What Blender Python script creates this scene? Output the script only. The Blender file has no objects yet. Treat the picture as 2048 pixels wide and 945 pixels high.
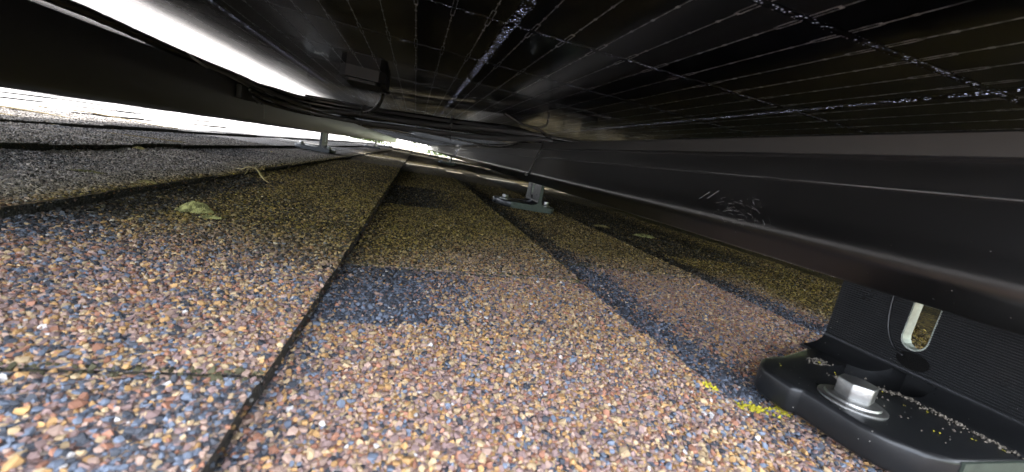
import bpy, bmesh, math, random
import numpy as np
from mathutils import Matrix, Vector

sc = bpy.context.scene
COL = sc.collection
rng = np.random.default_rng(7)
random.seed(7)

# ------------------------------------------------------------------ frame of reference
# Everything is laid out in the plane of the roof: x runs down the slope, y along the courses,
# z is the roof's normal; the finished top-level objects are then tipped by the roof's pitch.
PITCH = math.radians(20)
TIP = Matrix.Rotation(PITCH, 4, 'Y')
HC = 0.0642                                   # height of the lens over the shingles


def V(x, y, z):                               # millimetres, z counted from the lens
    return Vector((x / 1000, y / 1000, z / 1000 + HC))


# ------------------------------------------------------------------ camera
yaw, pitch, roll = 0.273, -0.172, 0.202
fw = Vector((math.sin(yaw) * math.cos(pitch), math.cos(yaw) * math.cos(pitch), math.sin(pitch)))
rt = Vector((math.cos(yaw), -math.sin(yaw), 0))
up = rt.cross(fw)
rt, up = rt * math.cos(roll) + up * math.sin(roll), up * math.cos(roll) - rt * math.sin(roll)
cam = bpy.data.cameras.new("camera")
cam.sensor_width = 36
cam.lens = 792.36 / 2048 * 36
cam.clip_start = 0.004
cam.clip_end = 2000
cam.dof.use_dof = True
cam.dof.focus_distance = 0.42
cam.dof.aperture_fstop = 24
camo = bpy.data.objects.new("camera", cam)
COL.objects.link(camo)
m = Matrix((rt, up, -fw)).transposed().to_4x4()
m.translation = (0, 0, HC)
camo.matrix_world = m
sc.camera = camo

# ------------------------------------------------------------------ sun, sky, exposure
sun_dir = Vector((-0.42, 1.1, 1.0)).normalized()       # towards the sun, in the roof's frame
sun_w = (TIP.to_3x3() @ sun_dir).normalized()
world = bpy.data.worlds.new("World")
sc.world = world
world.use_nodes = True
wn = world.node_tree.nodes
sky = wn.new('ShaderNodeTexSky')
sky.sky_type = 'NISHITA'
sky.sun_disc = False
sky.sun_elevation = math.asin(sun_w.z)
sky.sun_rotation = math.atan2(sun_w.x, sun_w.y)
sky.air_density = 1.0
sky.dust_density = 1.5
sky.ozone_density = 1.0
# thin bright cloud over most of the blue
wl = world.node_tree.links.new
wtc = wn.new('ShaderNodeTexCoord')
wnz = wn.new('ShaderNodeTexNoise')
wnz.inputs['Scale'].default_value = 2.2
wnz.inputs['Detail'].default_value = 5
wl(wtc.outputs['Generated'], wnz.inputs['Vector'])
wrp = wn.new('ShaderNodeMapRange')
wrp.inputs[1].default_value = 0.3
wrp.inputs[2].default_value = 0.62
wrp.inputs[3].default_value = 0.45
wrp.inputs[4].default_value = 1.0
wl(wnz.outputs[0], wrp.inputs[0])
wmx = wn.new('ShaderNodeMix')
wmx.data_type = 'RGBA'
wl(wrp.outputs[0], wmx.inputs[0])
wl(sky.outputs[0], wmx.inputs[6])
wmx.inputs[7].default_value = (7.9, 8.15, 8.75, 1)
wl(wmx.outputs[2], wn['Background'].inputs[0])
wn['Background'].inputs[1].default_value = 0.15
sun = bpy.data.lights.new("sun", 'SUN')
sun.energy = 3.2
sun.angle = math.radians(0.53)
sun.color = (1, 0.965, 0.92)
suno = bpy.data.objects.new("sun", sun)
COL.objects.link(suno)
suno.rotation_euler = sun_dir.to_track_quat('Z', 'Y').to_euler()
sc.view_settings.view_transform = 'Standard'
sc.view_settings.look = 'None'
sc.view_settings.exposure = 2.7
sc.view_settings.gamma = 1.0
sc.render.engine = 'CYCLES'
sc.cycles.max_bounces = 10
sc.cycles.diffuse_bounces = 6
sc.cycles.glossy_bounces = 5
sc.cycles.transparent_max_bounces = 16
sc.cycles.use_denoising = True
sc.cycles.sample_clamp_indirect = 12
sc.cycles.caustics_reflective = False
sc.cycles.caustics_refractive = False


# ------------------------------------------------------------------ material helpers
class NT:
    def __init__(self, name):
        self.m = bpy.data.materials.new(name)
        self.m.use_nodes = True
        self.t = self.m.node_tree
        self.t.nodes.clear()
        self.out = self.t.nodes.new('ShaderNodeOutputMaterial')

    def n(self, typ, **kw):
        nd = self.t.nodes.new(typ)
        for k, v in kw.items():
            setattr(nd, k, v)
        return nd

    def link(self, a, b):
        self.t.links.new(a, b)

    def val(self, sock, v):
        if hasattr(v, 'is_output'):
            self.link(v, sock)
        else:
            sock.default_value = v

    def math(self, op, a, b=0.0, c=0.0, clamp=False):
        nd = self.n('ShaderNodeMath', operation=op, use_clamp=clamp)
        self.val(nd.inputs[0], a)
        self.val(nd.inputs[1], b)
        self.val(nd.inputs[2], c)
        return nd.outputs[0]

    def mix(self, f, a, b, mode='MIX'):
        nd = self.n('ShaderNodeMix', data_type='RGBA', blend_type=mode)
        self.val(nd.inputs[0], f)
        for s, v in ((nd.inputs[6], a), (nd.inputs[7], b)):
            self.val(s, v if hasattr(v, 'is_output') else (*v, 1))
        return nd.outputs[2]

    def ramp(self, f, stops, interp='LINEAR'):
        nd = self.n('ShaderNodeValToRGB')
        r = nd.color_ramp
        r.interpolation = interp
        while len(r.elements) < len(stops):
            r.elements.new(0.5)
        for e, (p, c) in zip(r.elements, stops):
            e.position = p
            e.color = (*c, 1) if len(c) == 3 else c
        self.val(nd.inputs[0], f)
        return nd.outputs[0]

    def co(self, kind='Object'):
        return self.n('ShaderNodeTexCoord').outputs[kind]

    def noise(self, scale, detail=3, vec=None, rough=0.5):
        nd = self.n('ShaderNodeTexNoise')
        nd.inputs['Scale'].default_value = scale
        nd.inputs['Detail'].default_value = detail
        nd.inputs['Roughness'].default_value = rough
        self.link(vec if vec is not None else self.co(), nd.inputs['Vector'])
        return nd.outputs[0]

    def voro(self, scale, vec=None, feature='F1'):
        nd = self.n('ShaderNodeTexVoronoi', feature=feature)
        nd.inputs['Scale'].default_value = scale
        self.link(vec if vec is not None else self.co(), nd.inputs['Vector'])
        return nd

    def bsdf(self, color=(0.5, 0.5, 0.5), rough=0.5, metal=0.0, spec=0.5, bump=None, bstr=0.3, bdist=0.001, coat=0):
        p = self.n('ShaderNodeBsdfPrincipled')
        self.val(p.inputs['Base Color'], color if hasattr(color, 'is_output') else (*color, 1))
        self.val(p.inputs['Roughness'], rough)
        self.val(p.inputs['Metallic'], metal)
        p.inputs['Specular IOR Level'].default_value = spec
        p.inputs['Coat Weight'].default_value = coat
        if bump is not None:
            b = self.n('ShaderNodeBump')
            b.inputs['Strength'].default_value = bstr
            b.inputs['Distance'].default_value = bdist
            self.link(bump, b.inputs['Height'])
            self.link(b.outputs[0], p.inputs['Normal'])
        self.link(p.outputs[0], self.out.inputs[0])
        return p


def speckled_metal(name, base, rough, speck_scale, amount, metal=0.0, spec=0.5, speck=(0.55, 0.53, 0.5), brush=None):
    t = NT(name)
    v = t.voro(speck_scale)
    near = t.math('LESS_THAN', v.outputs['Distance'], 0.16)
    sep = t.n('ShaderNodeSeparateColor')
    t.link(v.outputs['Color'], sep.inputs[0])
    pick = t.math('LESS_THAN', sep.outputs[0], amount)
    clump = t.math('GREATER_THAN', t.noise(35, 2), 0.5)
    mask = t.math('MULTIPLY', t.math('MULTIPLY', near, pick), clump)
    dust = t.math('MULTIPLY', t.math('SUBTRACT', t.noise(60, 5, rough=0.7), 0.45, clamp=True), 0.12)
    c = t.mix(dust, base, (0.25, 0.24, 0.22))
    c = t.mix(mask, c, speck)
    r = t.math('ADD', t.math('MULTIPLY', t.noise(90, 3), 0.14), rough - 0.07)
    h = t.noise(900, 2)
    t.bsdf(c, r, metal, spec, bump=h, bstr=0.06, bdist=0.0004)
    return t.m


M = {}
t = NT('black_anodised_rail')
mp = t.n('ShaderNodeMapping')
mp.inputs['Scale'].default_value = (1.0, 0.03, 1.0)
t.link(t.co(), mp.inputs['Vector'])
t.bsdf((0.19, 0.192, 0.198), t.math('ADD', t.math('MULTIPLY', t.noise(160, 2, mp.outputs[0]), 0.08), 0.28), 1.0)
M['rail'] = t.m
t = NT('dull_rail_lip')
t.bsdf((0.085, 0.083, 0.079), 0.6)
M['lip'] = t.m
M['foot'] = speckled_metal('black_coated_foot', (0.030, 0.032, 0.035), 0.30, 900, 0.10, metal=0.6)
M['frame'] = speckled_metal('black_module_frame', (0.022, 0.022, 0.022), 0.45, 200, 0.04)


def simple(name, color, rough=0.5, metal=0.0, spec=0.5, nscale=80, namp=0.3, bump=0.1):
    t = NT(name)
    n = t.noise(nscale, 4)
    f = t.math('MULTIPLY', t.math('SUBTRACT', n, 0.5), namp)
    dark = tuple(c * 0.5 for c in color)
    lite = tuple(min(1, c * 1.5) for c in color)
    c = t.ramp(t.math('ADD', f, 0.5), [(0.3, dark), (0.5, color), (0.7, lite)])
    t.bsdf(c, rough, metal, spec, bump=t.noise(nscale * 8, 2), bstr=bump, bdist=0.0005)
    return t.m


M['bare'] = simple('bare_cut_aluminium', (0.42, 0.47, 0.42), 0.45, 0.35, nscale=500)
M['zinc'] = simple('zinc_plated_steel', (0.38, 0.385, 0.38), 0.34, 0.95, nscale=400, bump=0.2)
M['hole'] = simple('sealant_and_hole_dark', (0.003, 0.003, 0.003), 0.6, 0.0, 0.15, nscale=600, bump=0.6)  # pocket sealant, and the drain hole's shade painted black
M['plastic'] = simple('black_plastic', (0.008, 0.008, 0.009), 0.5)
M['greyplastic'] = simple('dark_grey_plastic', (0.05, 0.05, 0.052), 0.5)
M['pale'] = simple('pale_grey_plastic', (0.45, 0.45, 0.46), 0.45)
M['tie'] = simple('black_nylon_strap', (0.010, 0.010, 0.010), 0.45)
M['bluetie'] = simple('blue_grey_strap', (0.25, 0.30, 0.42), 0.5)
M['straw'] = simple('dry_grass', (0.42, 0.34, 0.14), 0.7, nscale=300, namp=0.8)
M['strawdark'] = simple('weathered_straw', (0.20, 0.15, 0.07), 0.8, nscale=300, namp=0.8)
M['moss'] = simple('pale_moss', (0.35, 0.35, 0.14), 0.9, nscale=350, namp=2.4, bump=1.0)
M['mosstan'] = simple('dry_tan_moss', (0.30, 0.26, 0.10), 0.9, nscale=350, namp=1.4, bump=1.0)
M['mossdim'] = simple('dull_olive_moss', (0.14, 0.13, 0.05), 0.9, nscale=350, namp=1.4, bump=1.0)
M['lichen'] = simple('yellow_lichen', (0.60, 0.53, 0.04), 0.8, nscale=700, namp=0.6, bump=0.6)
M['crumb'] = simple('grit_crumbs', (0.13, 0.115, 0.095), 0.85, nscale=900, namp=2.2)
M['deck'] = simple('roof_felt', (0.03, 0.03, 0.03), 0.9)
M['dust'] = simple('pale_dust', (0.42, 0.40, 0.36), 0.8, nscale=900, namp=1.0)
M['bareshaded'] = simple('shaded_cut_aluminium', (0.065, 0.085, 0.07), 0.5, 0.3, nscale=300)  # darker copy of the bare aluminium, dimmer light put into its colour
M['ridge'] = simple('pale_rail_ridge', (0.16, 0.16, 0.16), 0.5, nscale=30, namp=1.2)  # paler than the rail face
M['scratch'] = simple('scratched_metal', (0.50, 0.50, 0.50), 0.5)

# cable sheaths: the paler one has highlights put into its colour
def sheath(name, base):
  # black sheath with rows of small pale printing along it
  t = NT(name)
  uv = t.n('ShaderNodeSeparateXYZ')
  t.link(t.co('UV'), uv.inputs[0])
  dash = t.math('LESS_THAN', t.math('FRACT', t.math('MULTIPLY', uv.outputs[1], 90)), 0.62)
  line = t.math('COMPARE', uv.outputs[0], 0.62, 0.045)
  txt = t.math('GREATER_THAN', t.math('FRACT', t.math('MULTIPLY', uv.outputs[1], 11)), 0.25)
  glyph = t.math('GREATER_THAN', t.noise(2500, 1), 0.42)
  mask = t.math('MULTIPLY', t.math('MULTIPLY', dash, line), t.math('MULTIPLY', txt, glyph))
  t.bsdf(t.mix(t.math('MULTIPLY', mask, 0.8), base, (0.65, 0.65, 0.65)), 0.20, spec=1.0)
  return t.m


M['cable'] = sheath('black_cable_sheath', (0.04, 0.039, 0.039))
M['highlit'] = sheath('highlit_cable_sheath', (0.13, 0.127, 0.127))

# thin glass on the module's back: mirror by Fresnel, otherwise clear
t = NT('module_back_glass')
fr = t.n('ShaderNodeFresnel')
fr.inputs[0].default_value = 1.45
gl = t.n('ShaderNodeBsdfGlossy')
gl.inputs['Roughness'].default_value = 0.11
gl.inputs['Color'].default_value = (0.95, 0.95, 0.95, 1)
tr = t.n('ShaderNodeBsdfTransparent')
tr.inputs[0].default_value = (0.93, 0.94, 0.95, 1)
b = t.n('ShaderNodeBump')
b.inputs['Strength'].default_value = 0.05
b.inputs['Distance'].default_value = 0.001
t.link(t.noise(25, 3), b.inputs['Height'])
t.link(b.outputs[0], gl.inputs['Normal'])
mx = t.n('ShaderNodeMixShader')
geo = t.n('ShaderNodeNewGeometry')
t.link(t.math('MULTIPLY', fr.outputs[0], t.math('SUBTRACT', 1.0, geo.outputs['Backfacing'])), mx.inputs[0])
t.link(tr.outputs[0], mx.inputs[1])
t.link(gl.outputs[0], mx.inputs[2])
t.link(mx.outputs[0], t.out.inputs[0])
M['glass'] = t.m

t = NT('dark_cell')
c = t.ramp(t.noise(14, 3), [(0.35, (0.002, 0.002, 0.003)), (0.7, (0.005, 0.006, 0.010))])
t.bsdf(c, 0.6, 0, 0.05)
M['cell'] = t.m
M['wire'] = simple('tinned_wire', (0.40, 0.40, 0.42), 0.45, 0.3, nscale=260, namp=2.2)


def glitter(name, scale, thr, tint, strength):
    t = NT(name)
    v = t.voro(scale)
    sep = t.n('ShaderNodeSeparateColor')
    t.link(v.outputs['Color'], sep.inputs[0])
    on = t.math('MULTIPLY', t.math('LESS_THAN', v.outputs['Distance'], 0.36), t.math('LESS_THAN', sep.outputs[1], thr))
    lv = t.math('MULTIPLY', on, t.math('ADD', t.math('MULTIPLY', sep.outputs[2], 0.9), 0.1))
    d = t.n('ShaderNodeBsdfDiffuse')
    tl = t.n('ShaderNodeBsdfTranslucent')
    c = t.mix(lv, (0.006, 0.006, 0.008), tint)
    c2 = t.mix(lv, (0.0, 0.0, 0.0), tuple(x * strength for x in tint))
    t.link(c, d.inputs[0])
    t.link(c2, tl.inputs[0])
    a = t.n('ShaderNodeAddShader')
    t.link(d.outputs[0], a.inputs[0])
    t.link(tl.outputs[0], a.inputs[1])
    t.link(a.outputs[0], t.out.inputs[0])
    return t.m


t = NT('clear_film')
tr = t.n('ShaderNodeBsdfTransparent')
t.link(tr.outputs[0], t.out.inputs[0])
M['film'] = t.m
M['gap'] = glitter('gap_speckle', 900, 0.42, (0.55, 0.57, 0.74), 0.30)
M['dots'] = glitter('ribbon_speckle', 800, 0.42, (0.5, 0.5, 0.6), 0.16)

# ------------------------------------------------------------------ roof surface description (metres, roof frame)
XB, SP = -0.0279, 0.1430
# per course (index k: from butt k-1 to butt k; butt k at XB + k*SP): joints along y and raised teeth
JOINTS = {0: [0.102], 1: [0.226], 2: [0.288], -1: [0.64, 0.42], -2: [0.665], 3: [0.45]}
TEETH = {0: [(0.31, 0.55), (0.80, 1.0)], 1: [(-0.2, 0.150), (0.226, 0.47), (0.70, 0.86)], 2: [(-0.3, 0.06), (0.288, 0.52)],
         -1: [(-0.2, 0.416), (0.54, 0.636)], -2: [(0.2, 0.45), (0.56, 0.66)], 3: [(0.0, 0.2), (0.5, 0.8)]}


def h2(ix, iy, s=0):
    a = np.sin(ix * 127.1 + iy * 311.7 + s * 74.7) * 43758.5453
    return a - np.floor(a)


def vnoise(x, y, s=0):
    ix, iy = np.floor(x), np.floor(y)
    fx, fy = x - ix, y - iy
    fx, fy = fx * fx * (3 - 2 * fx), fy * fy * (3 - 2 * fy)
    a, b_ = h2(ix, iy, s), h2(ix + 1, iy, s)
    c_, d_ = h2(ix, iy + 1, s), h2(ix + 1, iy + 1, s)
    return (a * (1 - fx) + b_ * fx) * (1 - fy) + (c_ * (1 - fx) + d_ * fx) * fy


def fbm(x, y, s=0):
    return 0.55 * vnoise(x, y, s) + 0.3 * vnoise(x * 2.1, y * 2.1, s + 1) + 0.15 * vnoise(x * 4.3, y * 4.3, s + 2)


def sstep(a, b_, x):
    t_ = np.clip((x - a) / (b_ - a), 0, 1)
    return t_ * t_ * (3 - 2 * t_)


def teeth_of(k):
    if k in TEETH:
        return TEETH[k] + [(1.3 + 0.37 * h2(k, i), 1.5 + 0.37 * h2(k, i) + 0.05) for i in (0.,)]
    o = float(h2(k, 3.))
    return [(o * 0.4 + i * 0.41, o * 0.4 + i * 0.41 + 0.2) for i in range(-1, 14)]


def tooth(k, y):
    r = np.zeros_like(y)
    for a, b_ in teeth_of(k):
        r = np.maximum(r, ((y >= a) & (y <= b_)).astype(float))
    return r


def butt_x(k, y):
    return XB + k * SP + 0.0016 * (vnoise(y * 45, 0 * y + k, 5) - 0.5) + 0.0016 * (vnoise(y * 220, 0 * y + k, 6) - 0.5) + 0.0012 * tooth(k, y)


THICK = {0: 0.0066, -1: 0.0036, -2: 0.0052, 1: 0.0050}
for _k in range(-25, -3):
    THICK[_k] = 0.0024


def top_z(k, x, y):
    u = (x - (XB + (k - 1) * SP)) / SP
    th = THICK.get(k - 1, 0.0048)
    return -th + th * u + (0.0011 if k >= 0 else 0.0018) * tooth(k, y) * sstep(-0.1, 0.05, u) + 0.0010 * (fbm(x * 14, y * 14, 9) - 0.5)


def zones(k, x, y):
    """dark-blend weight, algae and painted shade weight, grey weight"""
    u = (x - (XB + (k - 1) * SP)) / SP
    w = fbm(x * 60, y * 60, 20) - 0.5
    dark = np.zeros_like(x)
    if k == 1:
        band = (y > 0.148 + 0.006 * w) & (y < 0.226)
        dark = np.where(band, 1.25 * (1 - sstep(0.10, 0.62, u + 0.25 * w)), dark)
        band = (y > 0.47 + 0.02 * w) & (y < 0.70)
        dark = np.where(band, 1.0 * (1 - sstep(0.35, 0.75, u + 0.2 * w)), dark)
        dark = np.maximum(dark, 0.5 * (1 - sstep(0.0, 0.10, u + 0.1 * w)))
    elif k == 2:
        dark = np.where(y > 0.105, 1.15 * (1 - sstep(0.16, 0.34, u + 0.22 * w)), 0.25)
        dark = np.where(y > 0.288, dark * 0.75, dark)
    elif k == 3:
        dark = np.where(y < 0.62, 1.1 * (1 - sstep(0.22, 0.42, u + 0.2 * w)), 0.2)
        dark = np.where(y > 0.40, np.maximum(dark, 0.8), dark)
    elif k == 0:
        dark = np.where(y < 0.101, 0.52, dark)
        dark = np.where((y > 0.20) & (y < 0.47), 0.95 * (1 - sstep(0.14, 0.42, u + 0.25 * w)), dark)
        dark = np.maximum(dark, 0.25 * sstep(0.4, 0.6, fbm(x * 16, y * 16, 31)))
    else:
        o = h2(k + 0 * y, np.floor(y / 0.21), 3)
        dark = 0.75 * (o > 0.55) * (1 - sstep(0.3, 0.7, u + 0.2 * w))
    n = fbm(x * 9, y * 9, 40) - 0.5
    ye = 0.165 + 0.07 * sstep(-0.06, 0.10, x)
    alg_shade = sstep(ye, ye + 0.12, y + 0.08 * n)
    if k == 1:
        alg_shade = np.where(y < 0.226, alg_shade * 0.55, np.maximum(alg_shade, 0.30 + 0.4 * sstep(0.226, 0.31, y + 0.05 * n)))
    elif k == 2:
        alg_shade = np.where(y < 0.288, alg_shade * 0.35, np.maximum(alg_shade * 0.9, 0.45 + 0.4 * sstep(0.288, 0.36, y + 0.05 * n)))
    elif k >= 3:
        alg_shade = np.maximum(alg_shade, sstep(0.30, 0.36, x + 0.05 * n) * sstep(0.1, 0.16, y))
    alg_shade = alg_shade * (1 - 0.85 * sstep(-0.165, -0.20, x))
    if k == -1:
        alg_shade = np.maximum(alg_shade, 0.5 * sstep(0.5, 1.0, u))
    grey = 0.85 * sstep(-0.165, -0.19, x)  # colour drained on the left, a sunlit wash put into the albedo
    return np.clip(dark, 0, 1), np.clip(alg_shade, 0, 1), grey


# palette (linear albedo): tan, ochre, pink, mauve, rust, blue, slate, pale
PAL = np.array([(0.54, 0.405, 0.25), (0.55, 0.335, 0.15), (0.44, 0.31, 0.255), (0.30, 0.21, 0.20), (0.40, 0.20, 0.135),
                (0.18, 0.215, 0.285), (0.075, 0.082, 0.10), (0.62, 0.60, 0.60)])
W_BASE = np.array([0.25, 0.21, 0.13, 0.13, 0.08, 0.11, 0.08, 0.01])
W_PINK = np.array([0.16, 0.09, 0.22, 0.24, 0.12, 0.10, 0.06, 0.01])
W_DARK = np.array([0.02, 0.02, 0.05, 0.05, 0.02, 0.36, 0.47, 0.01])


def granule_colours(k, x, y):
    dark, alg_shade, grey = zones(k, x, y)
    n = len(x)
    pk = sstep(0.42, 0.60, fbm(x * 22, y * 22, 50))[:, None]
    if k == 2:
        pk = np.maximum(pk, 0.9)
    W = W_BASE * (1 - pk) + W_PINK * pk
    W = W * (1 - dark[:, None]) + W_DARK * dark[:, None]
    W = W / W.sum(1, keepdims=True)
    r = rng.random(n)[:, None]
    idx = (np.cumsum(W, 1) < r).sum(1).clip(0, 7)
    c = PAL[idx] * (0.75 + 0.5 * rng.random((n, 1)))
    g = c.mean(1, keepdims=True)
    gc = g * np.array([1.0, 0.96, 0.95]) * 0.9
    c = c * (1 - grey[:, None]) + gc * grey[:, None]
    ap = (alg_shade * (0.55 + 0.45 * rng.random(n)))[:, None]
    lum = c.mean(1, keepdims=True)
    film = lum * np.array([0.84, 0.66, 0.13]) + np.array([0.005, 0.005, 0.0])  # algae tint, also dimmed for the weaker light under the panels
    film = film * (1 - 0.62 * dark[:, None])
    c = c * (1 - ap) + film * ap
    # grains blackened deeper in, light falloff under the panels put into their colour
    blk = (rng.random(n) < 0.45 * alg_shade + 0.25 * alg_shade * sstep(0.40, 0.85, y))[:, None]
    c = np.where(blk, c * 0.22 + 0.006, c)
    # a bright lichen grain here and there, and moss along the joints
    li = (rng.random(n) < 0.00008)[:, None]
    c = np.where(li, np.array([0.75, 0.62, 0.03]), c)
    for j in JOINTS.get(k, []):
        nr = (np.abs(y - j) < (0.0016 if k >= 0 else 0.004) + 0.0012 * rng.random(n))
        c = np.where((nr & (rng.random(n) < 0.75))[:, None], np.array([0.09, 0.085, 0.05]) * (0.4 + 1.2 * rng.random((n, 1))), c)
    return np.clip(c, 0.004, 0.9)


# granule material (per-grain colour)
t = NT('mineral_granule')
at = t.n('ShaderNodeAttribute', attribute_type='INSTANCER', attribute_name='grain')
t.bsdf(at.outputs['Color'], 0.75, 0, 0.28)
M['grain'] = t.m

# shingle material beyond the reach of single grains: the same palette as cells
t = NT('asphalt_shingle')
za = t.n('ShaderNodeAttribute', attribute_type='GEOMETRY', attribute_name='zone')
zs = t.n('ShaderNodeSeparateColor')
t.link(za.outputs['Color'], zs.inputs[0])
v = t.voro(640)
vs = t.n('ShaderNodeSeparateColor')
t.link(v.outputs['Color'], vs.inputs[0])


def stops(w):
    c = np.cumsum(w / w.sum())
    return [(float(a), tuple(map(float, p))) for a, p in zip(np.concatenate([[0], c[:-1]]), PAL)]


cb = t.ramp(vs.outputs[0], stops(W_BASE * 0.6 + W_PINK * 0.4), 'CONSTANT')
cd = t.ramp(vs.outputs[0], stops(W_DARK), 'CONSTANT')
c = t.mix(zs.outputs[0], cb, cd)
bw = t.n('ShaderNodeRGBToBW')
t.link(c, bw.inputs[0])
gr = t.mix(1.0, (0.9, 0.87, 0.86), bw.outputs[0], 'MULTIPLY')
c = t.mix(zs.outputs[2], c, gr)
blk = t.math('MULTIPLY', t.math('LESS_THAN', vs.outputs[1], 0.62), 0.8)  # blackened cells put the fading light under the panels into the colour
film = t.mix(1.0, (0.84, 0.66, 0.13), bw.outputs[0], 'MULTIPLY')
film = t.mix(blk, film, (0.008, 0.008, 0.006))
c = t.mix(t.math('MULTIPLY', zs.outputs[1], 0.8), c, film)
t.bsdf(c, 0.8, 0, 0.3, bump=t.math('SUBTRACT', 1.0, v.outputs['Distance']), bstr=0.9, bdist=0.0009)
M['shingle'] = t.m
t = NT('shingle_cut_edge')
t.bsdf(t.ramp(t.noise(900, 4), [(0.4, (0.022, 0.021, 0.020)), (0.62, (0.055, 0.05, 0.046)), (0.75, (0.15, 0.14, 0.13))]), 0.8, bump=t.noise(700, 4), bstr=1.0, bdist=0.0015)
M['edge'] = t.m


# ------------------------------------------------------------------ object helpers
def link(o, parent=None):
    COL.objects.link(o)
    if parent is not None:
        o.parent = parent
    return o


def thing(name, label=None, cat=None, loc=(0, 0, 0), group=None, kind=None):
    o = bpy.data.objects.new(name, None)
    o.empty_display_size = 0.02
    o.location = loc
    return tag(link(o), label, cat, group, kind)


def tag(o, label=None, cat=None, group=None, kind=None):
    for k_, v_ in (('label', label), ('category', cat), ('group', group), ('kind', kind)):
        if v_:
            o[k_] = v_
    return o


def mesh_obj(name, verts, faces, mats, parent=None, smooth=False, midx=None, base=None):
    """verts in roof metres; base: origin of the thing (the mesh is stored relative to it)"""
    me = bpy.data.meshes.new(name)
    b0 = Vector(base) if base is not None else Vector((0, 0, 0))
    me.from_pydata([tuple(Vector(p) - b0) for p in verts], [], faces)
    for mt in (mats if isinstance(mats, (list, tuple)) else [mats]):
        me.materials.append(mt)
    if midx is not None:
        me.polygons.foreach_set('material_index', midx)
    if smooth:
        me.polygons.foreach_set('use_smooth', [True] * len(me.polygons))
    me.update()
    o = bpy.data.objects.new(name, me)
    if base is not None and parent is None:
        o.location = b0
    return link(o, parent)


def fix_normals(me):
    bm = bmesh.new()
    bm.from_mesh(me)
    bmesh.ops.recalc_face_normals(bm, faces=bm.faces)
    bm.to_mesh(me)
    bm.free()


class MB:
    """collects boxes, prisms and tubes, then links them as one mesh object"""

    def __init__(self):
        self.v, self.f, self.uv, self.mi = [], [], {}, []

    def add(self, vs, fs, mi=0):
        n = len(self.v)
        self.v += [tuple(p) for p in vs]
        for f in fs:
            self.f.append(tuple(i + n for i in f))
            self.mi.append(mi)
        return n

    def box(self, a, b_, mi=0):
        x0, y0, z0 = a
        x1, y1, z1 = b_
        self.add([(x0, y0, z0), (x1, y0, z0), (x1, y1, z0), (x0, y1, z0), (x0, y0, z1), (x1, y0, z1), (x1, y1, z1), (x0, y1, z1)],
                 [(0, 3, 2, 1), (4, 5, 6, 7), (0, 1, 5, 4), (1, 2, 6, 5), (2, 3, 7, 6), (3, 0, 4, 7)], mi)

    def extrude_y(self, prof, ys, mi=0, caps=True, capmi=None):
        """prof: closed (x,z) outline; ys: stations along y"""
        n = len(prof)
        vs = [(x, y, z) for y in ys for x, z in prof]
        fs = []
        for j in range(len(ys) - 1):
            for i in range(n):
                a, b_ = j * n + i, j * n + (i + 1) % n
                fs.append((a, b_, b_ + n, a + n))
        self.add(vs, fs, mi)
        if caps:
            k0 = len(self.v)
            self.add([(x, ys[0], z) for x, z in prof], [tuple(range(n))[::-1]], mi if capmi is None else capmi)
            self.add([(x, ys[-1], z) for x, z in prof], [tuple(range(n))], mi if capmi is None else capmi)

    def prism_z(self, poly, z0, z1, mi=0):
        n = len(poly)
        vs = [(x, y, z0) for x, y in poly] + [(x, y, z1) for x, y in poly]
        fs = [tuple(range(n))[::-1], tuple(range(n, 2 * n))] + [(i, (i + 1) % n, (i + 1) % n + n, i + n) for i in range(n)]
        self.add(vs, fs, mi)

    def tube(self, pts, r, seg=10, caps=True, mi=0, flat=None):
        pts = [Vector(p) for p in pts]
        n = len(pts)
        rs = r if isinstance(r, (list, tuple)) else [r] * n
        tang = []
        for i in range(n):
            d = pts[min(i + 1, n - 1)] - pts[max(i - 1, 0)]
            tang.append(d.normalized())
        ref = Vector((0, 0, 1)) if abs(tang[0].z) < 0.9 else Vector((1, 0, 0))
        nrm = (ref - tang[0] * ref.dot(tang[0])).normalized()
        vs, fs, L = [], [], 0.0
        base = len(self.v)
        for i in range(n):
            if i:
                L += (pts[i] - pts[i - 1]).length
                nrm = (nrm - tang[i] * nrm.dot(tang[i])).normalized()
            bn = tang[i].cross(nrm)
            for s in range(seg):
                a = 2 * math.pi * s / seg
                ra = rs[i]
                vs.append(pts[i] + nrm * (math.cos(a) * ra * (flat or 1)) + bn * (math.sin(a) * ra))
            for s in range(seg + 1):
                self.uv[(base, i, s)] = (s / seg, L)
        fuv = []
        for i in range(n - 1):
            for s in range(seg):
                s2 = (s + 1) % seg
                fs.append((i * seg + s, i * seg + s2, (i + 1) * seg + s2, (i + 1) * seg + s))
                fuv.append([self.uv[(base, i, s)], self.uv[(base, i, s + 1)], self.uv[(base, i + 1, s + 1)], self.uv[(base, i + 1, s)]])
        if caps:
            fs.append(tuple(range(seg))[::-1])
            fs.append(tuple(range((n - 1) * seg, n * seg)))
            fuv += [[(0, 0)] * seg] * 2
        f0 = len(self.f)
        self.add(vs, fs, mi)
        if not hasattr(self, 'fuv'):
            self.fuv = {}
        for j, u in enumerate(fuv):
            self.fuv[f0 + j] = u

    def build(self, name, mats, parent=None, base=None, smooth=False, sharp=None):
        o = mesh_obj(name, self.v, self.f, mats, parent, smooth, self.mi, base)
        me = o.data
        if hasattr(self, 'fuv'):
            ul = me.uv_layers.new(name='UVMap')
            for p in me.polygons:
                u = self.fuv.get(p.index)
                if u:
                    for li, c_ in zip(p.loop_indices, u):
                        ul.data[li].uv = c_
        fix_normals(me)
        if sharp:
            me.set_sharp_from_angle(angle=math.radians(sharp))
        return o


def mm(pts):
    return [V(*p) for p in pts]


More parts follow.
